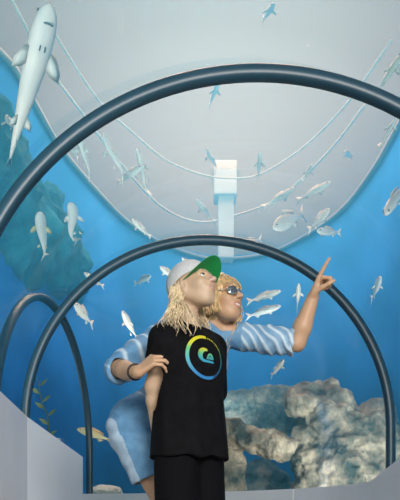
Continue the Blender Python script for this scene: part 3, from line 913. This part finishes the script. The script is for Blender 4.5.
def arcq(a0, a1, r0, r1, n, rx=1.0):
    for i in range(n):
        t0 = a0 + (a1 - a0) * i / n; t1 = a0 + (a1 - a0) * (i + 1) / n
        quads.append([(r0 * rx * math.cos(t0), r0 * math.sin(t0)), (r1 * rx * math.cos(t0), r1 * math.sin(t0)), (r1 * rx * math.cos(t1), r1 * math.sin(t1)), (r0 * rx * math.cos(t1), r0 * math.sin(t1))])
arcq(math.radians(82), math.radians(292), .081, .094, 44)
rnd = random.Random(3)
for i in range(26):                                    # the letter-like ticks of the other half
    a = math.radians(76 - i * 5.6)
    arcq(a, a - math.radians(rnd.uniform(1.6, 2.8)), .083, .083 + rnd.uniform(.006, .010), 1)
patch('print_ring', quads, RL)
# the crest: a curling wave sweeping over a small peak
quads = []
def ribbon(pts):
    for i in range(len(pts) - 1):
        (x0, y0, w0), (x1, y1, w1) = pts[i], pts[i + 1]
        dx, dy = x1 - x0, y1 - y0; L = math.hypot(dx, dy); nx, ny = -dy / L, dx / L
        quads.append([(x0 + nx * w0, y0 + ny * w0), (x0 - nx * w0, y0 - ny * w0), (x1 - nx * w1, y1 - ny * w1), (x1 + nx * w1, y1 + ny * w1)])
wv = []
for i in range(19):
    t = math.radians(60 + 200 * i / 18); w = .0035 + .0075 * math.sin(math.pi * i / 18)
    wv.append((-.010 + .024 * math.cos(t), .006 + .024 * math.sin(t), w))
ribbon(wv)
ribbon([(-.022, -.016, .006), (.0, -.0185, .005), (.020, -.019, .0042), (.034, -.021, .003)])
pk = [(-.002, -.010, .002), (.004, .002, .0035), (.010, .011, .0045), (.018, .013, .0045), (.026, .004, .0035), (.031, -.010, .003)]
ribbon(pk); ribbon([(.006, -.010, .0025), (.012, .000, .003), (.017, -.009, .0025)]); ribbon([(.018, .004, .002), (.023, -.010, .0025)])
patch('print_crest', quads, .05)

# cap
M_mesh = mat('cap_mesh_grey', (.62, .61, .60), .8, var=.12, scale=150, bump=.2, bscale=240)
M_front = mat('cap_front', (.16, .19, .17), .8)
M_green = mat('cap_green', (.005, .25, .055), .65, var=.08, scale=40)
f = Field(HB - Vector((.2, .2, .16)), HB + Vector((.2, .2, .2)), .005)
f.ell(Pb(-.020, 0, .036), (.116 * SB, .090 * SB, .106 * SB), Mb, 0)
f.plane(Pb(.05, 0, .036), Vector(Mb[2]) * -1 + Vector(Mb[0]) * .12)
f.ell(Pb(-.016, 0, .030), (.104 * SB, .080 * SB, .092 * SB), Mb, .002, 's')
me = f.mesh('cap_crown'); 
capc = link('cap', me, M_mesh, boy); capc['label'] = 'pale grey mesh-back cap with green brim underside'
bt = bmesh.new(); bmesh.ops.create_uvsphere(bt, u_segments=12, v_segments=8, radius=.008)
mm = bpy.data.meshes.new('cap_button'); bt.to_mesh(mm); bt.free(); smooth(mm)
b_ = link('cap_button', mm, M_green, capc); b_.location = Pb(-.020, 0, .036 + .106)
vs, fs = [], []; NA, NR = 25, 7
for side in (0, 1):
    for i in range(NA):
        a = math.radians(-78 + 156 * i / (NA - 1))
        for j in range(NR):
            t = j / (NR - 1)
            inn = Vector((-.020 + .108 * math.cos(a), .085 * math.sin(a), 0)); out = Vector((-.008 + .176 * math.cos(a * .86) ** .8, .100 * math.sin(a * .94), 0))
            p = inn.lerp(out, t)
            z = .038 + .16 * max(0, p.x - .07) - 4.0 * p.y ** 2 + .012 * t
            vs.append(Pb(p.x, p.y, z + (.0045 if side else 0)))
N = NA * NR
for i in range(NA - 1):
    for j in range(NR - 1):
        a = i * NR + j; fs.append((a, a + 1, a + NR + 1, a + NR)); fs.append((N + a, N + a + NR, N + a + NR + 1, N + a + 1))
for i in range(NA - 1):
    for j in (0, NR - 1): a = i * NR + j; fs.append((a, a + NR, N + a + NR, N + a))
for i in (0, NA - 1):
    for j in range(NR - 1): a = i * NR + j; fs.append((a, a + 1, N + a + 1, N + a))
br = link('brim', mesh('brim', vs, fs), M_green, capc); br['label'] = 'bright green underside of the brim'
md = br.modifiers.new('s', 'SUBSURF'); md.render_levels = 1

# hair under the cap, long and wavy at the back and sides
locks = []
for l, a0 in ((-.072, -.02), (-.078, -.04), (-.078, -.06), (-.070, -.08), (-.055, -.095), (-.030, -.11), (0, -.115), (.03, -.11), (.055, -.095), (.070, -.07), (.076, -.04)):
    p0 = Pb(a0, l, .030); p1 = Pb(a0 - .004, l * 1.08, -.03)
    q = Bp(-.05 + (.045 if abs(l) > .06 else 0), l * 1.25, 1.305); e = Bp(-.055 + (.09 if l < -.06 else .02), l * 1.6 - .0, 1.225)
    locks.append(([p0, p1, p1.lerp(q, .55) + Vector((0, 0, -.01)), q, e], .010, 19))
# loose locks over the near shoulder and chest
for k in range(5):
    p0 = Pb(-.015 - .012 * k, -.080, .012)
    locks.append(([p0, p0 + Vector((-.008, -.012, -.05)), V(172 + 4 * k, 306, 2.93), V(171 + 6 * k, 322, 2.90), V(176 + 5 * k, 335, 2.885)], .006, 6))
    locks.append(([p0, p0 + Vector((-.012, -.008, -.05)), V(170 + 2 * k, 308, 2.93), V(164 + 3 * k, 320, 2.91), V(161 + 2.5 * k, 331, 2.92)], .007, 6))
strands('hair', locks, M_hair_b, boy, 4, r=.0021, wave=.012)
# ------------------------------------------------------------------ the woman behind him
wf = Vector((.45, -.89, 0)).normalized(); wl = Vector((-wf.y, wf.x, 0))
if wl.x < 0: wl = -wl
PE = V(148, 424, 3.47); CH = V(196, 356, 3.46); NB = V(211, 327, 3.46)        # pelvis, chest, base of the neck
sp = (NB - PE).normalized()
wu = sp; wl2 = (wl - wu * wl.dot(wu)).normalized(); wf2 = wl2.cross(wu)
if wf2.dot(wf) < 0: wf2 = -wf2
MW = (tuple(wf2), tuple(wl2), tuple(wu))
Wp = lambda o, a, l, u: o + wf2 * a + wl2 * l + wu * u
yw = math.radians(52); pw = math.radians(15)
wh = Vector((math.sin(yw) * math.cos(pw), -math.cos(yw) * math.cos(pw), math.sin(pw)))
HW = V(220.5, 302, 3.39); SW = 1.0
skin_w = (.58, .35, .21)
RS, RE, RW = V(163, 337, 3.30), V(119, 369, 3.17), V(138, 372.5, 2.945)
LS, LE, LW = V(243, 337, 3.46), V(297, 343, 3.42), V(313, 297, 3.36)
f = Field((-.62, 2.72, -.02), (.66, 3.78, 1.70), .004)
f.ell(PE, (.102, .148, .112), MW, .05)
f.cone(PE, Wp(CH, 0, 0, -.12), .105, .098, .06)
f.ell(CH, (.10, .145, .16), MW, .06)
for q in (1, -1): f.ell(Wp(CH, .075, q * .07, .0), (.055, .062, .062), MW, .04)
f.cone(NB, RS, .055, .050, .04); f.cone(NB, LS, .055, .050, .04)
f.cone(NB - wu * .04, HW - wh * .03 - Vector((0, 0, .02)), .054, .046, .03)
# legs
hips = [PE + wl * q * .082 - Vector((0, 0, .05)) for q in (1, -1)]
kn = [V(186, 515, 3.42), V(172, 515, 3.34)]
an = [V(188, 600, 3.60), V(168, 600, 3.50)]
for i in (0, 1): an[i].z = .08
for h_, k_, a_ in zip(hips, kn, an):
    mid = k_.lerp(a_, .3) - wf * .015
    f.chain([h_, k_, mid, a_], [.088, .056, .052, .034], .03)
    f.ell(k_ + wf * .025, (.032, .042, .045), MW, .03)
    b0 = Vector((a_.x, a_.y, .04)); f.cone(b0, b0 + wf * .14, .034, .024, .02)
# near arm: comes round and grips the boy's arm
f.chain([RS, RE], [.050, .040], .03); f.chain([RE, RE.lerp(RW, .35), RW], [.039, .040, .026], .015)
grip = V(152, 366, 2.965)
hd = (V(148, 363, 2.90) - RW); hd = Vector((.75, -.25, .55))
hand_cones(f, RW, hd, (.45, .60, -.65), (.1, .2, 1.), [(34, 34, 24), (38, 36, 26), (42, 38, 26), (46, 40, 26)], (.45, .8, .3), 1.0, 1.25)
# far arm: raised, pointing
f.chain([LS, LE], [.048, .040], .03); f.chain([LE, LE.lerp(LW, .35), LW], [.042, .045, .029], .015)
pt = (V(329, 256, 3.30) - LW).normalized()
hand_cones(f, LW, pt + Vector((.05, 0, .0)), (.80, -.30, -.50), (-.5, -.6, .6), [(4, 4, 3), (75, 85, 50), (82, 88, 50), (85, 88, 50)], (.15, .65, .25), 1.03, 1.15)
Pw, Mw = head(f, HW, wh, SW, smile=1., jaw=.97)
me = f.mesh('person', 1)
def colw(c):
    k = list(skin_w); fl = c - HW
    a, l, u = fl.dot(Vector(Mw[0])) / SW, fl.dot(Vector(Mw[1])) / SW, fl.dot(Vector(Mw[2])) / SW
    if a > .074 and (l / .034) ** 2 + ((u + .059) / .0150) ** 2 < 1: k = [.55, .26, .19]
    elif a > .06 and abs(abs(l) - .033) < .022 and abs(u - .030) < .0045: k = [.36, .22, .12]
    return k
pigment(me, colw)
wom = link('person', me, M_skin)
tag(wom, 'smiling person in denim dress and sunglasses, leaning in behind the cap wearer and pointing upward', 'person', 'people in the tunnel')
eyes(Pw, Mw, SW, wom, (.20, .28, .25))
# teeth
f = Field(HW - Vector((.16, .16, .16)), HW + Vector((.16, .16, .16)), .003)
f.chain([Pw(.080, -.022, -.0550), Pw(.0895, -.009, -.0570), Pw(.0895, .009, -.0570), Pw(.080, .022, -.0550)], [.0045, .0064, .0064, .0045], .001)
link('teeth', f.mesh('teeth'), mat('teeth', (.85, .82, .76), .3), wom)
# nails and the pointing finger are part of the hands; bracelet on the near wrist
bp_ = RE.lerp(RW, .86); bd = (RW - RE).normalized()
r0 = bd.orthogonal().normalized(); r1 = bd.cross(r0)
pts = [bp_ + (r0 * math.cos(t * math.pi / 12) + r1 * math.sin(t * math.pi / 12)) * .0325 for t in range(25)]
link('bracelet', mesh('bracelet', *tube(pts, .0048, cap=False)), mat('bracelet_leather', (.035, .02, .015), .5), wom)
# sunglasses
gl = bpy.data.objects.new('sunglasses', None); C.objects.link(gl); gl.parent = wom; 
M_frame = mat('glasses_frame', (.55, .52, .48), .2, metal=.8); M_lens = mat('glasses_lens', (.42, .44, .46), .08, metal=.85)
for q in (1, -1):
    vs, fs = [], []; n = 20
    rim = []
    for i in range(n):
        t = 2 * math.pi * i / n
        l = q * (.033 + .0275 * math.cos(t)); u = .004 + .0225 * math.sin(t) - .004 * math.cos(t)
        rim.append(Pw(.108 - 5.5 * l * l, l, u))
    cen = sum(rim, Vector()) / n; fw_ = Vector(Mw[0]) * .004
    vs = rim + [p + fw_ * .4 for p in rim] + [cen + fw_, cen - fw_ * .2]
    for i in range(n):
        j = (i + 1) % n
        fs += [(i, j, n + j, n + i), (n + i, n + j, 2 * n), (j, i, 2 * n + 1)]
    link('lens', mesh('lens', vs, fs), M_lens, gl)
    link('rim', mesh('rim', *tube(rim + rim[:2], .0022, cap=False)), M_frame, gl)
    link('temple', mesh('temple', *tube([Pw(.108 - 5.5 * .06 * .06, q * .060, .010), Pw(.06, q * .079, .012), Pw(-.005, q * .084, .010), Pw(-.03, q * .084, -.01)], .0024)), M_frame, gl)
link('bridge', mesh('bridge', *tube([Pw(.108, -.007, .010), Pw(.112, 0, .012), Pw(.108, .007, .010)], .0024)), M_frame, gl)

# denim dress
def denim():
    m = bpy.data.materials.new('washed_denim_lit_folds'); m.use_nodes = True; nt = m.node_tree; b = nt.nodes['Principled BSDF']
    b.inputs['Roughness'].default_value = .9; b.inputs['Specular IOR Level'].default_value = .2
    a = nt.nodes.new('ShaderNodeVertexColor'); a.layer_name = 'pigment'
    tc = nt.nodes.new('ShaderNodeTexCoord'); n1 = nt.nodes.new('ShaderNodeTexNoise'); n1.inputs['Scale'].default_value = 26; n1.inputs['Detail'].default_value = 6
    mx = nt.nodes.new('ShaderNodeMix'); mx.data_type = 'RGBA'; mx.blend_type = 'MULTIPLY'; mx.inputs[0].default_value = .5
    rp_ = nt.nodes.new('ShaderNodeValToRGB'); rp_.color_ramp.elements[0].position = .3; rp_.color_ramp.elements[0].color = (.45, .55, .65, 1); rp_.color_ramp.elements[1].position = .65
    nt.links.new(tc.outputs['Object'], n1.inputs['Vector']); nt.links.new(n1.outputs['Fac'], rp_.inputs['Fac'])
    nt.links.new(a.outputs['Color'], mx.inputs[6]); nt.links.new(rp_.outputs['Color'], mx.inputs[7]); nt.links.new(mx.outputs[2], b.inputs['Base Color'])
    n2 = nt.nodes.new('ShaderNodeTexNoise'); n2.inputs['Scale'].default_value = 260
    bp = nt.nodes.new('ShaderNodeBump'); bp.inputs['Strength'].default_value = .2; bp.inputs['Distance'].default_value = .004
    nt.links.new(tc.outputs['Object'], n2.inputs['Vector']); nt.links.new(n2.outputs['Fac'], bp.inputs['Height']); nt.links.new(bp.outputs['Normal'], b.inputs['Normal'])
    return m
M_denim = denim()
f = Field((-.62, 2.95, .50), (.60, 3.78, 1.52), .005)
f.ell(PE, (.125, .168, .125), MW, .05)
f.cone(PE, Wp(CH, 0, 0, -.10), .128, .125, .06)
f.ell(CH, (.125, .170, .165), MW, .06)
for q in (1, -1): f.ell(Wp(CH, .078, q * .07, .0), (.062, .07, .07), MW, .05)
f.cone(NB, RS, .060, .066, .04); f.cone(NB, LS, .060, .064, .04)
# skirt
for h_, k_ in zip(hips, kn): f.cone(h_ + Vector((0, 0, .03)), h_.lerp(k_, .80), .128, .108, .06)
# sleeves
f.chain([RS, RS.lerp(RE, .55), RE], [.070, .068, .066], .03); RC = RE.lerp(RW, .12); f.cone(RE, RC, .062, .060, .02)
f.chain([LS, LS.lerp(LE, .5), LE.lerp(LS, .03)], [.064, .066, .068], .03)
# hem, cuffs and neck
hm = V(138, 484, 3.4); hn = Vector((.36, -.05, -1)).normalized()
f.plane(hm, hn, 0, Vector((-.62, 2.95, .50)), Vector((.60, 3.78, .95)))
for h_, k_ in zip(hips, kn): f.cone(h_.lerp(k_, .42), h_.lerp(k_, 1.0), .084, .094, .02, 's')
dR = (RW - RE).normalized(); f.plane(RC, dR, 0, RC - Vector((.11, .11, .11)), RC + Vector((.11, .11, .11)))
f.cone(RC - dR * .03, RC + dR * .05, .047, .050, .003, 's')
dL = (LE - LS).normalized(); LC = LS.lerp(LE, .95); f.plane(LC, dL, 0, LC - Vector((.03, .12, .12)), LC + Vector((.2, .12, .12)))
f.cone(LC - dL * .035, LC + dL * .05, .052, .056, .003, 's')
ncut = NB + sp * .028
f.plane(ncut, sp + wf2 * .35, 0, ncut - Vector((.10, .12, .05)), ncut + Vector((.10, .12, .2)))
f.cone(NB, ncut + sp * .12, .058, .062, .003, 's')
me = f.mesh('dress', 1)
axL = (LE - LS); axR = (RE - RS)
def along(c, A, ax):
    t = (c - A).dot(ax) / ax.length_squared; return t, (c - A - ax * t).length
def fold(c):
    v = .004 * noise.noise(c * 11) + .0025 * noise.noise(c * 26)
    t, r = along(c, LS, axL)
    if -.1 < t < 1.1 and r < .12:                     # gathered folds of the raised sleeve
        ph = t * 6.5 + c.z * 22 + .9 * noise.noise(c * 9)
        v += .0042 * math.sin(ph * 6.28 * .9) * min(1, max(0, t + .2))
    t, r = along(c, RS, axR)
    if .05 < t < 1.1 and r < .12:
        v += .0055 * math.sin(t * 30 + 22 * (c.z) + 2.5 * noise.noise(c * 6)) * min(1, t)
    if c.z < .95:
        v += .0045 * math.sin(c.z * 62 + c.x * 25 + 4. * noise.noise(c * 5)) * max(0, 1 - abs(c.z - .85) / .16) + .006 * noise.noise(Vector((c.x * 6, c.y * 6, c.z * 20)))
    return v
push(me, fold)
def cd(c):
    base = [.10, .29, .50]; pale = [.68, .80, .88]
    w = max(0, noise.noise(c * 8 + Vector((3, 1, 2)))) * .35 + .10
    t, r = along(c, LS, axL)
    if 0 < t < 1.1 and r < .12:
        w += .10 + .75 * max(0, math.sin((t * 6.5 + c.z * 22 + .9 * noise.noise(c * 9)) * 6.28 * .9))  # highlights painted pale along the crests of the folds
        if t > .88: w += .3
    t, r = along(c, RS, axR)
    if .05 < t < 1.1 and r < .12 and c.x < -.05: w += .85 * max(0, math.sin(t * 30 + 22 * c.z + 2.5 * noise.noise(c * 6))) ** 3  # painted fold highlights on the other sleeve
    if c.z < .93:                                      # pale side seam down to the hem
        t = (hips[1].z - c.z) / (hips[1].z - kn[1].z); q = hips[1].lerp(kn[1], t)
        if (q - c).dot(wl) > .100: w += .55
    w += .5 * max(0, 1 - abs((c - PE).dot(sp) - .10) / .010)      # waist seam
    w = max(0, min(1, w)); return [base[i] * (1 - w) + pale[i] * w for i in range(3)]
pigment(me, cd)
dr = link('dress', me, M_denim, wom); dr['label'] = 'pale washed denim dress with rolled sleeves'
# hair: a cap of hair over the skull and long locks either side
f = Field(HW - Vector((.2, .2, .2)), HW + Vector((.2, .2, .2)), .004)
f.ell(Pw(-.022, 0, .038), (.110 * SW, .094 * SW, .106 * SW), Mw, .02)
f.ell(Pw(-.045, 0, -.01), (.075 * SW, .085 * SW, .075 * SW), Mw, .03)
for q in (1, -1): f.cone(Pw(.045, q * .060, .075), Pw(.02, q * .092, -.03), .020, .022, .02)
f.ell(Pw(.088, 0, -.030), (.075 * SW, .066 * SW, .098 * SW), Mw, .012, 's')
me = f.mesh('hair', 1)
def hv(c):
    d = c - Pw(.02, 0, .12); l = d.dot(Vector(Mw[1])); a = d.dot(Vector(Mw[0]))
    return .0028 * math.sin(math.atan2(l, -a + .02) * 38 + 2.5 * noise.noise(c * 14))
push(me, hv)
hr = link('hair', me, M_hair, wom)
locks = []
for q in (1, -1):
    for k in range(7):
        a0 = .035 - .018 * k; l0 = q * (.078 + .010 * min(k, 3))
        p0 = Pw(a0 + .01, l0 * .85, .085); p1 = Pw(a0, l0 * 1.12, .01); p2 = Pw(a0 - .012, l0 * 1.1, -.075)
        e0 = Wp(NB, .07 - .022 * k, q * (.070 + .008 * k), .015); e1 = Wp(NB, .125 - .02 * k, q * (.080 + .008 * k), -.13)
        locks.append(([p0, p1, p2, e0, e1], .013, 20))
for k in range(6):                                   # fringe swept off the brow
    l0 = -.05 + .02 * k
    locks.append(([Pw(.02, l0 * .3, .134), Pw(.066, l0 * .75, .108), Pw(.076, l0 * 1.4 + .012 * (1 if l0 > 0 else -1), .070), Pw(.045, .090 * (1 if l0 > 0 else -1), .01), Pw(.03, .098 * (1 if l0 > 0 else -1), -.07)], .004, 6))
strands('hair_locks', locks, M_hair, hr, 9, r=.0024, wave=.009)
M_sand2 = mat('sandal_leather', (.40, .25, .14), .6)
for a_ in an: shoe(wom, a_, wf, .95, M_sand2, M_sole)
bpy.context.view_layer.update()
